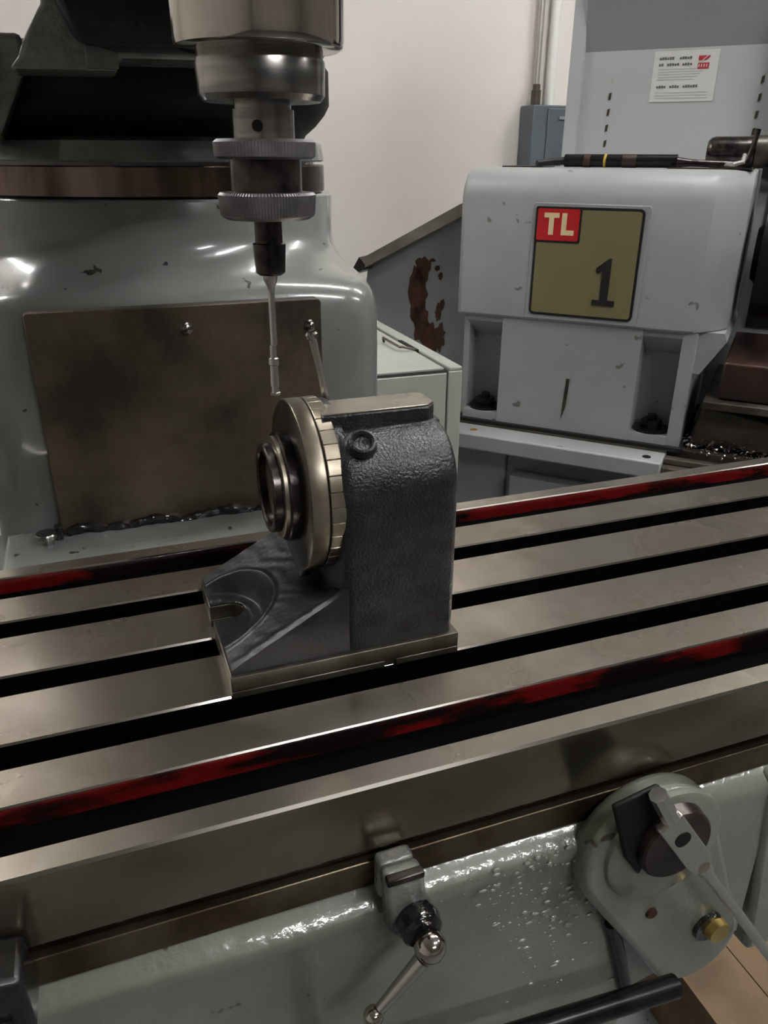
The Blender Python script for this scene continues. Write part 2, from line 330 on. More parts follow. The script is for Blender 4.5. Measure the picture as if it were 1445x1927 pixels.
# travel stop bracket at lower left
st = thing('travel_stop', 'dark cast travel stop bracket at the lower left under the table edge', 'bracket', (-.078, .262, -.06))
bm = NB(); prism(bm, [(-.110, -.0235), (-.0665, -.0305), (-.0655, -.0640), (-.0700, -.0668), (-.110, -.0700)], 'y', .2480, .2722); finish('stop_body', bm, 'greydk', st, bevel=.003, bseg=3)
bm = NB(); prism(bm, [(-.106, -.0495), (-.0735, -.0500), (-.0735, -.0635), (-.106, -.0655)], 'y', .2466, .2486); finish('hollow_shade', bm, 'rubber', st, 'thin black slab painting in the shade of a hollow in the bracket')  # shade of a hollow painted as a black slab on the bracket
bm = NB(); lathe(bm, [(0, .0052), (.006, .0060), (.008, .0060)], (-.0795, .2405, -.0600), (0, 1, 0), 18); finish('stop_screw', bm, 'dial', st, 'pale stop screw')

# ------------------------------------------------------------------ column
clm = thing('milling_column', 'grey-green painted milling machine column with dark turret, steel ring and polished quill', 'milling machine', (.063, .86, FLOOR))
def sup(cx_, cy_, hx, hy, z, p, n=96):
    out = []
    for i in range(n):
        th = 2*PI*i/n; c, s = math.cos(th), math.sin(th)
        out.append((cx_ + hx*abs(c)**(2/p)*(1 if c >= 0 else -1), cy_ + hy*abs(s)**(2/p)*(1 if s >= 0 else -1), z))
    return out
def loft(bm, secs, mi=0):
    R_ = [[bm.verts.new(p) for p in s] for s in secs]; n = len(R_[0])
    for a, b in zip(R_, R_[1:]):
        for i in range(n): bm.faces.new((a[i], a[(i+1) % n], b[(i+1) % n], b[i])).material_index = mi
    bm.faces.new(R_[0]); bm.faces.new(R_[-1])
CX, CY = .0700, .86
bm = NB()
secs = [sup(CX, CY, .19, .23, FLOOR, 8), sup(CX, CY, .182, .22, FLOOR+.08, 8), sup(CX, CY, .1785, .212, -.6, 8), sup(CX, CY, .1785, .212, -.05, 8)]
for z, hx, hy, p in ((.120, .1735, .212, 8), (.150, .173, .2115, 8), (.163, .1720, .210, 7.5), (.171, .170, .207, 7), (.177, .168, .203, 6), (.181, .166, .198, 5), (.185, .1645, .192, 4), (.190, .1645, .185, 3.2), (.197, .1655, .179, 2.6), (.206, .168, .174, 2.2), (.218, .170, .1715, 2.05), (.243, .1715, .1715, 2), (.2455, .170, .170, 2)):
    secs.append(sup(CX, CY, hx+.005, hy, z, p))
loft(bm, secs); finish('column_body', bm, 'grey', clm, angle=70)
bm = NB(); box(bm, (-.0950, .576, -.030), (.24, .655, -.0105)); finish('rear_ledge', bm, 'grey', clm, 'chipped grey ledge between table and cover plate', bevel=.003)
bm = NB(); prism(bm, [(-.0505, -.0105), (.175, -.0105), (.1775, .0), (.1775, .168), (.1750, .1710), (-.049, .1710), (-.0515, .1690), (-.0515, .0)], 'y', .6395, .6515); finish('cover_plate', bm, 'plate', clm, 'rough brown-grey steel cover plate', bevel=.001)
for (x, z) in ((.0659, .1530), (.1674, .1492)):
    bm = NB(); lathe(bm, [(0, 0), (.0002, .0018), (.0015, .0034), (.003, .0036), (.0035, .0050), (.0055, .0052)], (x, .6350, z), (0, 1, 0), 20, capends=False); finish('screw', bm, 'steel', clm)
bm = NB()
gp = [(-.047+i*.0045, .6375-.001*random.random(), -.0080+.0035*math.sin(i*.5)*random.random()) for i in range(47)]
tube(bm, gp, .004, 8, rads=[.0030+.0022*random.random() for _ in gp]); finish('grease_bead', bm, 'rubber', clm, 'shiny black grease along the bottom of the plate')
bm = NB(); lathe(bm, [(0, .0052), (.005, .0052), (.0052, .0082), (.0085, .0086), (.0098, .0078), (.0100, .0)], (-.0625, .626, -.0105), (0, 0, 1), 24, capends=False); finish('bolt', bm, 'steel', clm, 'round headed steel bolt on the ledge')
bm = NB(); box(bm, (-.0565, .6285, -.0105), (-.0500, .637, .0015)); finish('plate_clip', bm, 'rubber', clm, bevel=.001)
bm = NB(); loft(bm, [sup(CX, CY, r, r, z, 2) for z, r in ((.2450, .162), (.2468, .1677), (.2480, .1690), (.2695, .1690), (.2705, .1682))]); finish('dividing_ring', bm, 'ring', clm, 'oily brown steel dividing ring')
bm = NB(); loft(bm, [sup(CX, CY, r, r, z, 2) for z, r in ((.2704, .160), (.2730, .160), (.2733, .1685), (.2745, .1695), (.2885, .1670), (.2920, .1580))]); finish('turret_skirt', bm, 'skirt', clm, 'wet grey painted skirt')
bm = NB(); loft(bm, [sup(CX, CY, r, r, z, 2) for z, r in ((.2915, .1500), (.296, .1520), (.304, .162), (.314, .171), (.322, .1755), (.350, .1755), (.356, .171))]); finish('turret', bm, 'turret', clm, 'turret painted near black for the shade under the head')
bm = NB(); prism(bm, [(-.085, .285), (-.0500, .285), (-.0475, .2905), (-.0225, .3365), (-.0225, .3565), (-.085, .3555)], 'y', .688, .80); finish('turret_lug', bm, 'lug', clm, 'grey casting left of the turret', bevel=.004)
ramz = [(-.0300, .3280), (-.0240, .3345), (-.0195, .3440), (-.0104, .3581), (-.0060, .3640), (-.0040, .3760), (-.002, .5), (.175, .5), (.175, .3380), (.0372, .3362), (.0372, .3288)]
bm = NB(); prism(bm, ramz, 'y', .612, .672); finish('ram_front', bm, 'lug', clm, 'pitted dark grey dovetailed ram casting', bevel=.003)
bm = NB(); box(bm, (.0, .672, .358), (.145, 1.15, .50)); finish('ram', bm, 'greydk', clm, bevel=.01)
bm = NB(); prism(bm, [(.012, .344), (.035, .3390), (.175, .3390), (.175, .5), (.02, .5), (-.006, .44), (-.002, .378)], 'y', .598, .6118); finish('ram_face', bm, 'greydk', clm, 'ram front face painted black for the shade under the head', bevel=.004)
bm = NB(); box(bm, (.0165, .6065, .3292), (.0366, .6125, .3422)); finish('gib_end', bm, 'skirt', clm, bevel=.0008)

# ------------------------------------------------------------------ head, quill, chuck
SX, SY = .0835, .39
head = clm
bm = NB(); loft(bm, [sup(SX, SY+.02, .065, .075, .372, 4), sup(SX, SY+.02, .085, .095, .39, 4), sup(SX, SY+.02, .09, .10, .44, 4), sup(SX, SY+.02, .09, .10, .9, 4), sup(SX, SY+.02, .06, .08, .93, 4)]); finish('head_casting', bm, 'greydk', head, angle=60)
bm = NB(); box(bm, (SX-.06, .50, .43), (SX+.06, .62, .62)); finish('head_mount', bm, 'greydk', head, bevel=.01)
bm = NB(); lathe(bm, [(.0, .028), (.0002, .0350), (.0012, .0366), (.0035, .0372), (.075, .0378)], (SX, SY, .3200), (0, 0, 1), 96); finish('quill', bm, 'chrome', head, 'bright polished quill')
bm = NB(); lathe(bm, [(0, .020), (.0001, .0262), (.0025, .0282), (.0155, .0286), (.017, .0278), (.0215, .0278)], (SX, SY, .3000), (0, 0, 1), 80); finish('spindle_nose', bm, 'steel', head, 'worn grey spindle nose')
chk = thing('collet_chuck', 'small collet chuck with two knurled grey rings under the spindle nose', 'chuck', (SX, SY, .25))
bm = NB(); lathe(bm, [(0, .0140), (.012, .0140), (.0121, .0128), (.0150, .0128)], (SX, SY, .2850), (0, 0, 1), 48); finish('shank', bm, 'steel', chk)
bm = NB(); lathe(bm, [(0, .0024), (.002, .0024)], (SX-.006, SY-.0155, .2902), (0, 1, 0), 14); finish('set_screw', bm, 'bore', chk)
kn = lambda t, r, i: r*(1.0 if r < .02 else (1.0 if i % 2 else .985))
bm = NB(); lathe(bm, [(0, .0150), (0.0001, .0212), (.0013, .0232), (.0072, .0234), (.0085, .0218), (.0086, .0140)], (SX, SY, .2766), (0, 0, 1), 200, rfun=kn); finish('upper_ring', bm, 'knurl', chk, 'knurled upper ring')
bm = NB(); lathe(bm, [(0, .0165), (.0140, .0165)], (SX, SY, .2628), (0, 0, 1), 64); finish('barrel', bm, 'darksteel', chk)
bm = NB(); lathe(bm, [(0, .0060), (0.0001, .0195), (.0014, .0215), (.0022, .0222), (.0108, .0229), (.0119, .0218), (.0120, .0160)], (SX, SY, .2508), (0, 0, 1), 200, rfun=kn); finish('lower_ring', bm, 'knurl', chk, 'knurled lower ring')
ef = thing('edge_finder', 'thin edge finder hanging from the collet chuck above the fixture', 'measuring tool', (SX, SY, .165))
bm = NB(); lathe(bm, [(0, .0055), (.0012, .0072), (.0145, .0080), (.0150, .0066), (.0258, .0066)], (SX-.0003, SY, .2252), (0, 0, 1), 40); finish('body', bm, 'darksteel', ef, 'dark oily body')
bm = NB(); lathe(bm, [(0, .0017), (.0255, .0017), (.0285, .0018), (.032, .0034), (.0345, .0036)], (SX-.0006, SY, .1907), (0, 0, 1), 24); finish('stem', bm, 'bright', ef)
bm = NB(); lathe(bm, [(0, .0026), (.0012, .0027), (.0015, .0019), (.0044, .0018), (.0046, .0023), (.0155, .0021), (.0160, .0027), (.0190, .0026), (.0195, .0017), (.0258, .0017)], (SX-.0012, SY, .1650), (0, 0, 1), 24); finish('tip', bm, 'bright', ef, 'stepped tip')

# ------------------------------------------------------------------ indexing fixture
fx = thing('indexing_fixture', 'black cast indexing fixture with steel base and dial standing on the milling table', 'fixture', (.112, .419, 0))
bx0, bx1, by0, by1, bz = .0424, .1812, .3612, .4772, .0153
HX0, HX1, HY0, HY1 = .1105, .1790, .3640, .4700
# base outline with U slot at left end
sl = [(bx0, .4410), ] + arc((.0545, .4325), .0085, 90, -90, 12) + [(bx0, .4240)]
bm = NB(); prism(bm, [(bx0, by1)] + sl + [(bx0, by0), (.1335, by0), (.1335, by0+.0012), (.1405, by0+.0012), (.1405, by0), (bx1, by0), (bx1, by1)], 'z', 0, .0045)
prism(bm, [(bx0, by1)] + sl + [(bx0, by0), (bx1, by0), (bx1, by1)], 'z', .0046, bz-.0010)
finish('base_plate', bm, 'base', fx, 'machined steel-bright base plate', bevel=.0006)
# foot as height field with bowl and slot
bm = NB()
NX, NY = 84, 104; x0, x1, y0, y1 = bx0+.0006, .1125, by0+.0022, by1-.0022
bc = (.0455, .4240)
def foot(x, y):
    t = min(1, max(0, (x-x0)/(x1-x0)))
    zr = .0175 + t*.038
    dish = .010*max(0, math.sin(PI*min(1, max(0, (y-y0)/(y1-y0)))))*t**1.2
    ridge = .0022*math.exp(-((y-(by0+.0065))/.0035)**2)*t**.5
    z = zr - dish + ridge
    z -= .018*math.exp(-(((x-.1105)/.014)**2 + ((y-.405)/.018)**2))*0.5
    d = math.hypot(x-bc[0], (y-bc[1])*.93)
    rim = .0345
    k = min(1, max(0, (rim+.001-d)/.009)); k = k*k*(3-2*k)
    floor_ = .0158
    if d < .0205: floor_ = .0149
    z = z + (floor_-z)*k
    if d < rim+.004 and d > rim-.002: z += .0012*math.exp(-((d-rim-.001)/.0018)**2)
    z += .00012*math.sin(x*500+y*300+2*math.sin(y*170))
    return max(z, .0147)
def inslot(x, y): return (x < .0545 and abs(y-.4325) < .0088) or math.hypot(x-.0545, y-.4325) < .0088
G = [[bm.verts.new((x0+(x1-x0)*i/NX, y0+(y1-y0)*j/NY, 0)) for j in range(NY+1)] for i in range(NX+1)]
for r in G:
    for v in r: v.co.z = foot(v.co.x, v.co.y)
kept = []
for i in range(NX):
    for j in range(NY):
        q = [G[i][j], G[i+1][j], G[i+1][j+1], G[i][j+1]]
        c = sum((v.co for v in q), Vector())/4
        if inslot(c.x, c.y): continue
        kept.append(bm.faces.new(q))
bed = [e for e in bm.edges if len(e.link_faces) == 1]
ext = bmesh.ops.extrude_edge_only(bm, edges=bed)
for v in [g for g in ext['geom'] if isinstance(g, bmesh.types.BMVert)]: v.co.z = bz-.0011
for v in [v for v in bm.verts if not v.link_faces]: bm.verts.remove(v)
finish('foot', bm, 'foot', fx, 'sloping black foot with round bolt pocket and slot', angle=70)
# housing: arch profile in YZ, lofted in X
def archp(g=0.):
    a, b, zb, zt, r = HY0+g, HY1-g, bz-.0011, .1405-g, .030-g*.3
    return [(a, zb)] + arc((a+r, zt-r), r, 180, 90, 14) + arc((b-r, zt-r), r, 90, 0, 14) + [(b, zb)]
bm = NB()
xsn = [HX0, HX0+.002, HX0+.006] + [HX0+.006+(HX1-HX0-.010)*i/8 for i in range(1, 9)] + [HX1-.0015, HX1]
R_ = []
for k, x in enumerate(xsn):
    g = .003 if k == 0 else (.001 if k == 1 else (0 if k < len(xsn)-2 else (.0015 if k == len(xsn)-2 else .004)))
    R_.append([bm.verts.new((x, y, z)) for y, z in archp(g)])
for a, b in zip(R_, R_[1:]):
    for i in range(len(a)-1): bm.faces.new((a[i], a[i+1], b[i+1], b[i]))
    bm.faces.new((a[-1], a[0], b[0], b[-1]))
bm.faces.new(R_[0]); bm.faces.new(R_[-1])
finish('housing', bm, 'cast', fx, 'crinkled glossy black housing', angle=60)
# left boss of the housing behind the dial
bm = NB(); lathe(bm, [(0, .046), (.003, .049), (.014, .0500)], (.104, .4170, .1010), (1, 0, 0), 64); finish('front_boss', bm, 'cast', fx)
# pad
bm = NB(); prism(bm, [(.108, .392), (.1705, .392), (.1760, .3975), (.1760, .416), (.1730, .419), (.108, .419)], 'z', .136, .1495); finish('top_pad', bm, ['cast'], fx, bevel=.0012)
bm = NB(); prism(bm, [(.1085, .3926), (.1702, .3926), (.1754, .3977), (.1754, .4155), (.1727, .4184), (.1085, .4184)], 'z', .1493, .1504); finish('pad_face', bm, 'ground', fx, 'bright machined top of the pad', bevel=.0003)
# fillet bead round the pad
bm = NB(); tube(bm, [(.127, .3910, .1392), (.150, .3905, .1392), (.170, .3912, .1390), (.1765, .3950, .1392), (.1780, .402, .1395)], .0022, 10, rads=[.001, .0022, .0024, .0022, .001]); finish('fillet_bead', bm, 'cast', fx)
# oval blind boss on the front shoulder
bm = NB(); lathe(bm, [(-.002, 0), (-.0016, .0042), (.0002, .0052), (.0014, .0062), (.0008, .0074), (-.004, .0084)], (.1245, .3735, .1395), (-.1, -.6, .8), 28, capends=False); finish('oil_cup', bm, 'cast', fx, 'round raised rim on the shoulder')
# dial
DY, DZ = .4160, .1020
bm = NB(); lathe(bm, [(0, .030), (.0, .0488), (.0008, .0500), (.0098, .0505), (.0104, .0500)], (.0935, DY, DZ), (1, 0, 0), 120); finish('index_plate', bm, ['dialface'], fx, 'dark front disc')
bm = NB(); lathe(bm, [(0, .0498), (.0, .0503), (.0006, .0507), (.0088, .0507), (.0094, .0500)], (.0941, DY, DZ), (1, 0, 0), 120); finish('index_rim', bm, ['dial'], fx)
bm = NB()
ticks = 36
def rt(t, r, i): return r*(.988 if i % 20 == 0 and r > .049 else 1)
lathe(bm, [(0, .0480), (.0001, .0502), (.0006, .0506), (.0082, .0508), (.0090, .0500)], (.1042, DY, DZ), (1, 0, 0), 720, rfun=rt); finish('graduated_ring', bm, ['dial'], fx, 'graduated steel ring')
bm = NB(); lathe(bm, [(0, .0262), (0, .0315), (.0008, .0325), (.0075, .0325)], (.0866, DY, DZ), (1, 0, 0), 72, rfun=lambda t, r, i: r); finish('hub_ring', bm, 'darksteel', fx, 'dark threaded hub ring')
bm = NB(); lathe(bm, [(.022, .0215), (.001, .0215), (0, .0225), (0, .0255), (.0008, .0262), (.0095, .0262)], (.0785, DY, DZ), (1, 0, 0), 72, capends=False); finish('bore_sleeve', bm, 'darksteel', fx, 'steel bore sleeve')
bm = NB(); lathe(bm, [(0, .0214), (.002, .0214)], (.0990, DY, DZ), (1, 0, 0), 40); finish('bore_end', bm, 'bore', fx)
bm = NB(); lathe(bm, [(0, .0285), (.0006, .0300), (.0028, .0300), (.003, .028)], (.0837, DY, DZ), (1, 0, 0), 60); finish('lock_nut', bm, 'dial', fx)
# pointed tongue below the dial
bm = NB(); prism(bm, [(DY-.020, DZ-.045), (DY-.004, DZ-.0605), (DY+.004, DZ-.0605), (DY+.016, DZ-.046)], 'x', .0955, .1035); finish('pointer_tongue', bm, 'dialface', fx, bevel=.002)
# index pin lever
bm = NB(); tube(bm, [(.1213, .428, .138), (.1205, .4285, .149), (.1172, .4295, .1662), (.1135, .430, .184)], .0022, 14, rads=[.0030, .0026, .0021, .0025]); finish('index_lever', bm, 'bright', fx, 'thin bright index lever')
bm = NB(); lathe(bm, [(0, .0024), (.0008, .0036), (.003, .0038), (.0042, .0028)], (.1137, .430, .1835), (-.18, .03, .98), 18); finish('lever_knob', bm, 'chrome', fx)

# ------------------------------------------------------------------ lathe
def fz(z): return z
lt = thing('turning_lathe', 'light grey turning lathe with a TL 1 badge on its headstock', 'lathe', (.12, .25, FLOOR), LATHE)
bm = NB()
# headstock box: side profile (y,z) with rounded front top, chamfered right
hp = [(.004, -.034), (0, -.028)] + [(0, .205)] + [(.008, .228), (.022, .246), (.045, .256), (.08, .259), (.39, .259), (.39, -.034)]
X_ = [(-.160, .010), (-.156, .004), (-.150, 0), (.312, 0), (.330, .004), (.352, .030), (.386, .085), (.386, .34)]
R_ = []
for x, dy in X_:
    R_.append([bm.verts.new((x, min(max(y, 0)+dy, .39) if y < .389 else .39, z)) for y, z in hp])
for a, b in zip(R_, R_[1:]):
    for i in range(len(hp)): bm.faces.new((a[i], a[(i+1) % len(hp)], b[(i+1) % len(hp)], b[i]))
bm.faces.new(R_[0]); bm.faces.new(R_[-1])
finish('headstock', bm, 'lathe', lt, 'light grey headstock casting', bevel=.003, angle=30)
bm = NB()
prism(bm, [(.386, -.034), (.392, -.05), (.352, -.118), (.339, -.118), (.339, -.034)], 'y', .040, .36)
box(bm, (-.150, .030, -.2655), (-.137, .38, -.034)); box(bm, (-.137, .085, -.2655), (-.055, .38, -.034)); box(bm, (-.055, .006, -.2655), (.2365, .38, -.034))
box(bm, (.2365, .085, -.2655), (.3125, .38, -.034)); box(bm, (.3125, .010, -.2655), (.339, .38, -.034))
for x0_, x1_ in ((-.137, -.055), (.2365, .3125)):      # sloped roof and sill of each bolt pocket
    prism(bm, [(.012, -.034), (.012, -.046), (.085, -.090), (.085, -.034)], 'x', x0_, x1_)
    prism(bm, [(.008, -.2655), (.008, -.248), (.085, -.248), (.085, -.2655)], 'x', x0_, x1_)
bm.normal_update()
finish('headstock_foot', bm, 'lathe', lt, 'lower headstock with two bolt pockets', smooth=False)
for cx_ in (-.097, .274):
    bm = NB(); hexa(bm, (cx_, .047), .036, -.2478, -.242, n=24); hexa(bm, (cx_, .047), .021, -.242, -.224, rot=.3); hexa(bm, (cx_, .047), .010, -.224, -.214, n=12); finish('hold_down_bolt', bm, 'blackrod', lt, 'black greasy hold-down bolt in its pocket', smooth=False)
bm = NB(); box(bm, (-.155, -.003, -.2745), (.345, .36, -.2657)); finish('gasket_seam', bm, 'gap', lt, 'dark seam', smooth=False)
bm = NB(); box(bm, (-.27, -.078, -.312), (.318, .39, -.2755)); box(bm, (-.46, .08, -.312), (-.27, .39, -.2755)); finish('bed_flange', bm, 'lathe', lt, bevel=.004)
bm = NB(); box(bm, (-.27, -.012, -.2753), (.318, -.004, -.2725)); finish('bed_rail', bm, 'bedgrey', lt, smooth=False)
bm = NB(); box(bm, (.318, -.060, -.330), (1.1, .30, -.290)); box(bm, (.318, -.04, -.290), (1.1, -.020, -.276)); box(bm, (.318, .01, -.290), (1.1, .03, -.27)); finish('bed_ways', bm, 'bedgrey', lt, 'oily brown steel bed ways', bevel=.003)
bm = NB(); box(bm, (-.42, .0, FLOOR), (1.1, .45, -.3302)); box(bm, (-.39, -.010, -.62), (-.02, .002, -.332)); box(bm, (.0, -.045, -.98), (1.1, .0, -.37)); finish('lathe_base', bm, 'tray', lt, 'grey sheet metal base cabinet', bevel=.004)
for x, y in ((-.088, -.048), (.286, -.052)):
    bm = NB(); lathe(bm, [(0, .009), (.0012, .0085), (.0013, .005), (.0004, .0)], (x, y, -.2757), (0, 0, 1), 18, capends=False); finish('flange_screw', bm, 'brass' if x < 0 else 'darksteel', lt)
bm = NB(); prism(bm, [(.094, -.150), (.101, -.150), (.098, -.212), (.090, -.240)], 'y', .0045, .0062); finish('scuff_mark', bm, 'bedgrey', lt, 'long dark scuff on the foot')
# badge
bm = NB(); prism(bm, hull2((0, 0), .012, (0.0001, 0), .0119, 2) if False else [(-.006, -.028), (.218, -.028), (.222, -.024), (.224, .188), (.220, .196), (0, .197), (-.004, .193)], 'y', -.0025, .0008); finish('badge_frame', bm, 'lathe', lt, 'raised light border', bevel=.001)
def rrect(x0_, z0_, x1_, z1_, r): return arc((x1_-r, z1_-r), r, 0, 90, 5)+arc((x0_+r, z1_-r), r, 90, 180, 5)+arc((x0_+r, z0_+r), r, 180, 270, 5)+arc((x1_-r, z0_+r), r, 270, 360, 5)
bdg = None
bm = NB(); prism(bm, rrect(.0025, -.0195, .2125, .1905, .010), 'y', -.0042, -.0024); bdg = finish('badge', bm, 'badgeblack', lt, 'square khaki badge with TL on red and a black 1')
bm = NB(); prism(bm, rrect(.0075, -.0145, .2075, .1855, .006), 'y', -.0048, -.0040); finish('badge_panel', bm, 'gold', bdg)
bm = NB(); prism(bm, rrect(.0025, .1235, .0940, .1905, .004), 'y', -.0054, -.0040); finish('red_border', bm, 'badgeblack', bdg)
bm = NB(); prism(bm, rrect(.0065, .1275, .0900, .1865, .003), 'y', -.0060, -.0046); finish('red_tile', bm, 'badgered', bdg)
bm = NB()
prism(bm, [(.0200, .1790), (.0200, .1700), (.0300, .1700), (.0300, .1380), (.0400, .1380), (.0400, .1700), (.0500, .1700), (.0500, .1790)], 'y', -.0066, -.0054)
finish('letter_t', bm, 'cream', bdg)
bm = NB(); prism(bm, [(.0555, .1790), (.0555, .1380), (.0810, .1380), (.0810, .1475), (.0655, .1475), (.0655, .1790)], 'y', -.0066, -.0054); finish('letter_l', bm, 'cream', bdg)
bm = NB(); prism(bm, [(.1310, .0080), (.1310, .0190), (.1450, .0190), (.1450, .0740), (.1360, .0690), (.1330, .0740), (.1330, .0800), (.1560, .0990), (.1610, .0990), (.1610, .0190), (.1750, .0190), (.1750, .0080)], 'y', -.0066, -.0046); finish('numeral_one', bm, 'badgeblack', bdg)

# guard behind the headstock
gd = thing('splash_guard', 'tall light grey sheet metal guard standing behind the lathe headstock', 'machine guard', (.2, .45, -.33), LATHE)
GY = .408
bm = NB(); box(bm, (-.030, GY, -.3300), (.62, GY+.006, .495)); finish('back_panel', bm, 'guard', gd, smooth=False)
bm = NB(); prism(bm, [(-.062, -.3300), (-.0305, -.3300), (-.0285, .60), (-.0285, .95), (-.060, .95)], 'y', GY-.012, GY+.30); finish('side_post', bm, 'guard', gd, 'bright vertical edge post', bevel=.002)
bm = NB(); prism(bm, [(GY, .495), (GY-.125, .95), (GY-.119, .953), (GY+.006, .495)], 'x', -.0285, .62); finish('hood_panel', bm, 'guardtop', gd, 'darker hood panel leaning forward', smooth=False)
for k in range(5):
    bm = NB(); z = .438-k*.0325; prism(bm, [(.0330, z-.008), (.0385, z-.006), (.0395, z+.008), (.0340, z+.006)], 'y', GY-.0012, GY+.001); finish('vent_slot', bm, 'gap' if False else 'printlt' if k == 0 else 'bedgrey', gd)
for k in range(4):
    bm = NB(); z = .430-k*.033; prism(bm, [(.3480, z-.008), (.3535, z-.006), (.3545, z+.008), (.3490, z+.006)], 'y', GY-.0012, GY+.001); finish('vent_slot', bm, 'bedgrey', gd)
bm = NB(); box(bm, (.385, GY-.05, .24), (.62, GY-.001, .95)); finish('dark_door_edge', bm, 'black', gd, 'dark door edge', smooth=False)
# sticker on guard
bm = NB(); box(bm, (.1245, GY-.0012, .392), (.2580, GY-.0001, .4900)); stk = finish('sticker', bm, 'sticker', gd, 'small white sticker with red square logo', smooth=False)
bm = NB()
def words(z, h, x0_, wl, mi=0, gap=.006):
    x = x0_
    for wd in wl:
        n_ = max(1, int(wd/.0052))
        for i in range(n_):
            box(bm, (x+i*.0052, GY-.0017, z-h/2), (x+i*.0052+.0040, GY-.0011, z+h/2*(1 if i % 3 else .6)))
        x += wd+gap
words(.4760, .0052, .1360, [.036, .028]); words(.4640, .0052, .1360, [.011, .026, .022]); words(.4215, .0052, .1360, [.022, .022, .036])
finish('print_lines', bm, 'print', stk, smooth=False)['kind'] = 'stuff'
bm = NB()
for k in range(5): box(bm, (.1360, GY-.0016, .4545-k*.005), (.236-k*.006, GY-.0011, .4560-k*.005))
for k in range(3): box(bm, (.1340, GY-.0016, .4090-k*.0055), (.245, GY-.0011, .4105-k*.0055))
finish('fine_print', bm, 'printlt', stk, smooth=False)['kind'] = 'stuff'
bm = NB()
prism(bm, [(.2170, .4790), (.2400, .4790), (.2400, .4755), (.2330, .4700), (.2170, .4700)], 'y', GY-.0018, GY-.0011)
prism(bm, [(.2170, .4655), (.2400, .4655), (.2400, .4540), (.2170, .4540)], 'y', GY-.0018, GY-.0011); finish('red_logo', bm, 'logored', stk, smooth=False)
bm = NB()
prism(bm, [(.2235, .4690), (.2260, .4690), (.2370, .4790), (.2345, .4790)], 'y', GY-.0022, GY-.0016)
for k in range(4): box(bm, (.2185+k*.0052, GY-.0022, .4575), (.2205+k*.0052, GY-.0016, .4630))
finish('logo_strokes', bm, 'sticker', stk, smooth=False)

# chip tray with sloping rim at the left
tr = thing('lathe_end_guard', 'sloping grey sheet metal lathe end guard with peeling rusty paint', 'machine guard', (-.33, .15, FLOOR), LATHE)
bm = NB(); prism(bm, [(-.470, -.2750), (-.165, -.2750), (-.165, .173), (-.4, .0490), (-.4175, .0385), (-.430, .030)], 'y', .102, .118); finish('end_sheet', bm, 'tray', tr, smooth=False)
bm = NB(); prism(bm, [(-.430, .0340), (-.165, .1690), (-.165, .1960), (-.4290, .0590)], 'y', .060, .3); finish('sloping_rim', bm, 'traytop', tr, 'worn metallic sloping rim', smooth=False)
bm = NB(); prism(bm, [(-.458, .020), (-.418, .0360), (-.4150, .0470), (-.430, .0640)], 'y', .058, .30); finish('rim_corner', bm, 'black', tr, 'black corner piece', smooth=False)
random.seed(11)
def blob(cx_, cz_, rx, rz, n=22):
    ph = [random.uniform(.72, 1.2) for _ in range(n)]
    return [(cx_+rx*ph[i]*math.cos(2*PI*i/n), cz_+rz*ph[i]*math.sin(2*PI*i/n)) for i in range(n)]
for cx_, cz_, rx, rz in ((-.286, .040, .021, .030), (-.296, -.015, .026, .062), (-.288, -.085, .020, .05), (-.262, -.120, .018, .045), (-.238, -.11, .012, .035), (-.244, -.055, .008, .02), (-.235, -.035, .006, .012), (-.25, .045, .006, .006), (-.241, .028, .005, .009), (-.262, .062, .007, .004)):
    bm = NB(); prism(bm, blob(cx_, cz_, rx, rz), 'y', .1008, .1022); finish('rust_patch', bm, 'rust', tr, smooth=False)

# long black bar tool on the headstock
bt = thing('bar_wrench', 'long black bar wrench with yellow tape lying on the headstock top', 'wrench', (.1, .15, .26), LATHE)
bm = NB(); tube(bm, [(.012, .150, .2725), (.236, .150, .2725)], .0125, 18); finish('handle_sleeve', bm, 'blackrod', bt)
bm = NB(); tube(bm, [(.014, .150, .272), (-.010, .125, .270), (-.034, .100, .2670)], .007, 12, rads=[.008, .007, .006]); finish('bent_tip', bm, 'blackrod', bt)
bm = NB(); tube(bm, [(.236, .150, .2705), (.262, .150, .2695), (.36, .150, .2665)], .008, 12, rads=[.010, .0068, .0065]); finish('shank', bm, 'darksteel', bt)
for x0_, x1_ in ((.093, .098), (.052, .066), (.13, .158)):
    bm = NB(); tube(bm, [(x0_, .150, .2725), (x1_, .150, .2722)], .0129, 18); finish('tape_band', bm, 'yellow' if x0_ > .09 and x0_ < .1 else 'brownred', bt)
ck = thing('lathe_spindle_part', 'round steel spindle part lying at the right end of the headstock top', 'spindle part', (.35, .2, .26), LATHE)
bm = NB(); lathe(bm, [(0, .022), (.006, .0275), (.012, .029), (.088, .029)], (.283, .215, .2890), (1, 0, 0), 40); finish('drum', bm, 'darksteel', ck)
bm = NB(); lathe(bm, [(0, .024), (.002, .030), (.10, .030), (.105, .024)], (.371, .215, .2900), (1, 0, 0), 40); finish('collar', bm, 'bedgrey', ck)
bm = NB(); tube(bm, [(.372, .180, .330), (.368, .182, .300), (.360, .176, .270)], .005, 10); finish('handle', bm, 'darksteel', ck)
rg = thing('ring_wrench', 'small bent steel ring wrench lying by the right end of the headstock top', 'wrench', (.36, .12, .262), LATHE)
bm = NB(); tube(bm, [(.330, .110, .2660), (.345, .095, .2680), (.358, .106, .2720), (.3590, .118, .2840)], .0042, 10); finish('hook', bm, 'conduit', rg)
bm = NB(); box(bm, (.225, .10, .2592), (.380, .138, .2615)); finish('rusty_shim', bm, 'brownred', rg, 'rusty flat strip')
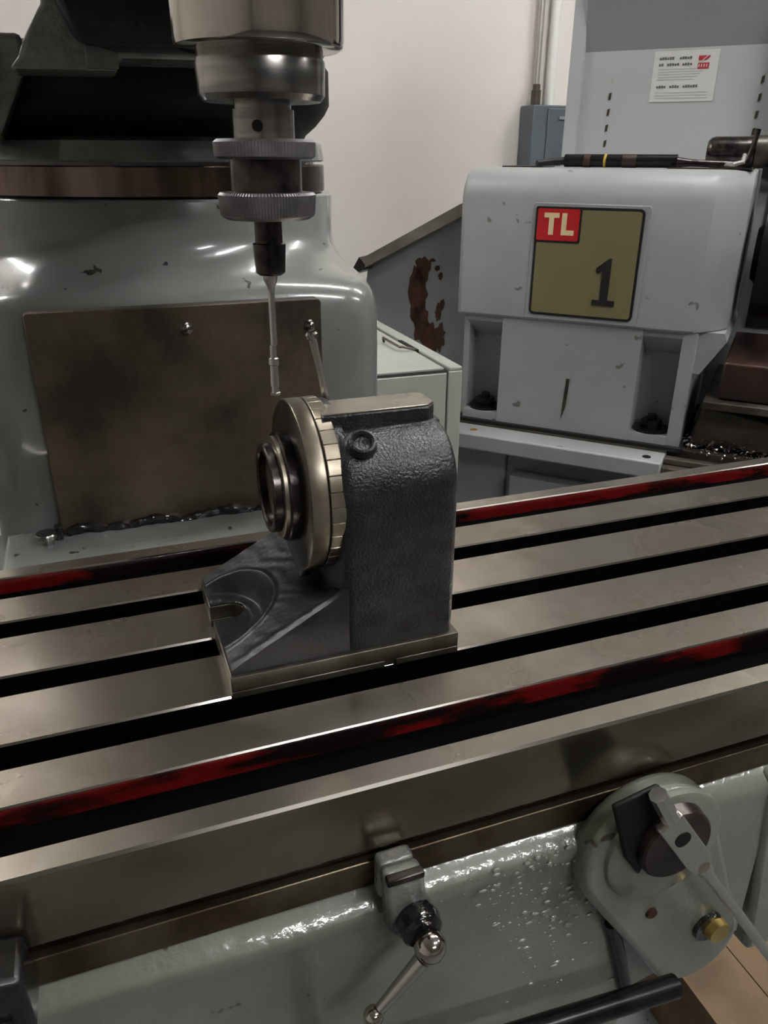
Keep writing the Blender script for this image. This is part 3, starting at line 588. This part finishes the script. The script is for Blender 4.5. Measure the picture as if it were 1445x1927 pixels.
rt_ = thing('rust_strip', 'thin rusty strip on the left end of the headstock top', 'strip', (-.08, .16, .26), LATHE)
bm = NB(); box(bm, (-.115, .12, .2592), (-.028, .22, .2618)); finish('strip', bm, 'brownred', rt_, smooth=False)

# chuck / carriage clutter right of headstock
cr = thing('lathe_chuck', 'dark lathe chuck and carriage right of the headstock', 'chuck', (.6, .2, -.27), LATHE)  # dark through the black and brown materials of its parts
bm = NB(); lathe(bm, [(0, .05), (.012, .06), (.013, .125), (.085, .130), (.09, .115), (.091, .06)], (.405, .22, .10), (1, 0, 0), 48); finish('chuck_body', bm, 'black', cr)
for k in range(3):
    an = math.radians(200+k*120); cyy, czz = .22+.07*math.cos(an), .10+.07*math.sin(an)
    bm = NB(); box(bm, (.496, cyy-.018, czz-.018), (.545, cyy+.018, czz+.018)); finish('jaw', bm, 'darksteel', cr, bevel=.003)
bm = NB(); box(bm, (.395, .02, -.158), (1.05, .36, -.085)); finish('way_cover', bm, 'brownred', cr, 'reddish brown way cover', bevel=.004)
bm = NB(); box(bm, (.370, -.004, -.176), (1.05, .34, -.160)); finish('cover_rail', bm, 'bedgrey', cr, bevel=.002)
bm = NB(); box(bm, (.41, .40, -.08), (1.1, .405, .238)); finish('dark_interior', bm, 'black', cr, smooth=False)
bm = NB(); prism(bm, [(.35, -.2695), (.62, -.2695), (.60, -.215), (.52, -.205), (.37, -.182)], 'y', .05, .3); finish('carriage_casting', bm, 'bedgrey', cr, bevel=.006)
bm = NB(); lathe(bm, [(0, .014), (.05, .014)], (.448, .07, .168), (.1, -.3, -.9), 16); finish('bright_pin', bm, 'chrome', cr)
random.seed(5)
bm = NB()
for i in range(420):
    x = random.uniform(.345, .62); y = random.uniform(-.03, .045); z = -.2640+abs(random.gauss(0, .012))*max(0, 1-(x-.345)*2.0)
    s = random.uniform(.002, .006); a_ = Vector((x, y, z))
    vs = [bm.verts.new(a_+Vector((random.uniform(-s, s), random.uniform(-s, s), random.uniform(-s, s)*.6))) for _ in range(4)]
    bm.faces.new(vs[:3]); bm.faces.new((vs[0], vs[2], vs[3])); bm.faces.new((vs[0], vs[3], vs[1])); bm.faces.new((vs[1], vs[2], vs[3]))
chips = finish('metal_chips', bm, 'chip', smooth=False)
chips.matrix_world = LATHE.m.copy(); chips['kind'] = 'stuff'; chips['label'] = 'loose bright metal chips on the lathe bed beside the headstock foot'; chips['category'] = 'metal chips'

# ------------------------------------------------------------------ cabinet
cb = thing('steel_cabinet', 'pale green steel drawer cabinet between the mill column and the lathe', 'cabinet', (.45, 1.4, FLOOR))
CZ = -.0515
bm = NB()
box(bm, (.30, 1.205, FLOOR), (.5825, 1.64, CZ-.006)); box(bm, (.5565, 1.1985, FLOOR), (.5825, 1.205, CZ-.006)); finish('carcass', bm, 'cab', cb, bevel=.002)
bm = NB(); box(bm, (.558, 1.20, CZ-.006), (.5825, 1.64, CZ+.001)); finish('top_rim', bm, 'cab', cb, bevel=.002)
bm = NB(); box(bm, (.302, 1.201, CZ-.0058), (.5565, 1.635, CZ-.0055)); finish('top_seam', bm, 'gap', cb, smooth=False)
bm = NB(); box(bm, (.302, 1.207, CZ-.0054), (.5510, 1.63, CZ-.0010)); finish('lid', bm, 'cab', cb, bevel=.001)
bm = NB(); box(bm, (.302, 1.1985, -.40), (.5525, 1.2045, CZ-.0085)); finish('drawer_front', bm, 'cab', cb, bevel=.0015)
bm = NB(); box(bm, (.5510, 1.34, CZ-.0008), (.5590, 1.43, CZ+.0012)); finish('latch_notch', bm, 'gap', cb, smooth=False)
bm = NB(); tube(bm, [(.5530, 1.345, CZ+.001), (.527, 1.345, CZ+.008), (.522, 1.345, CZ+.008), (.520, 1.43, CZ+.008), (.522, 1.43, CZ-.001)], .0025, 8); finish('lid_handle', bm, 'bedgrey', cb, 'thin grey handle on the lid')

# ------------------------------------------------------------------ wall services
eb_ = thing('electrical_box', 'dark grey electrical box on the white wall left of the lathe guard', 'electrical box', (1.62, 2.86, .1))
bm = NB(); box(bm, (1.596, 2.80, .12), (1.755, 2.8995, .452)); finish('enclosure', bm, 'ebox', eb_, bevel=.004)
bm = NB(); box(bm, (1.655, 2.793, .13), (1.752, 2.80, .442)); finish('cover', bm, 'ebox', eb_, bevel=.003)
bm = NB(); lathe(bm, [(0, .018), (.05, .018), (.052, .014), (.07, .014)], (1.635, 2.86, .452), (0, 0, 1), 16); finish('hub_fitting', bm, 'bedgrey', eb_)
bm = NB(); box(bm, (1.70, 2.788, .405), (1.74, 2.7935, .415)); finish('nameplate', bm, 'tray', eb_)
for i, (x, r, m_, lb) in enumerate(((1.640, .012, 'conduit', 'thin steel conduit rising up the wall from the electrical box'), (1.700, .019, 'sticker', 'white conduit pipe beside the thin steel one above the electrical box'))):
    cdt = thing('conduit', lb, 'conduit', (x, 2.875, .5))
    bm = NB(); tube(bm, [(x, 2.875, .522 if i == 0 else .453), (x, 2.875, CEIL-.001)], r, 14); finish('pipe', bm, m_, cdt)
    bm = NB(); box(bm, (x-r-.008, 2.885, 1.2), (x+r+.008, 2.8995, 1.23)); finish('strap', bm, 'conduit', cdt)

# ------------------------------------------------------------------ box on the floor
cbx = thing('cardboard_box', 'tan cardboard box on the floor at the bottom right behind the lever rod', 'box', (.82, .60, FLOOR))
bm = NB(); box(bm, (.70, .47, FLOOR), (.90, .67, FLOOR+.14)); finish('carton', bm, 'cardboard', cbx, smooth=False)
for x0_, x1_ in ((.70, .799), (.801, .90)):
    bm = NB(); box(bm, (x0_, .47, FLOOR+.1402), (x1_, .67, FLOOR+.1432)); finish('flap', bm, 'cardboard', cbx, smooth=False)
print('objects', len(bpy.data.objects), 'tris', sum(len(m.polygons) for m in bpy.data.meshes))
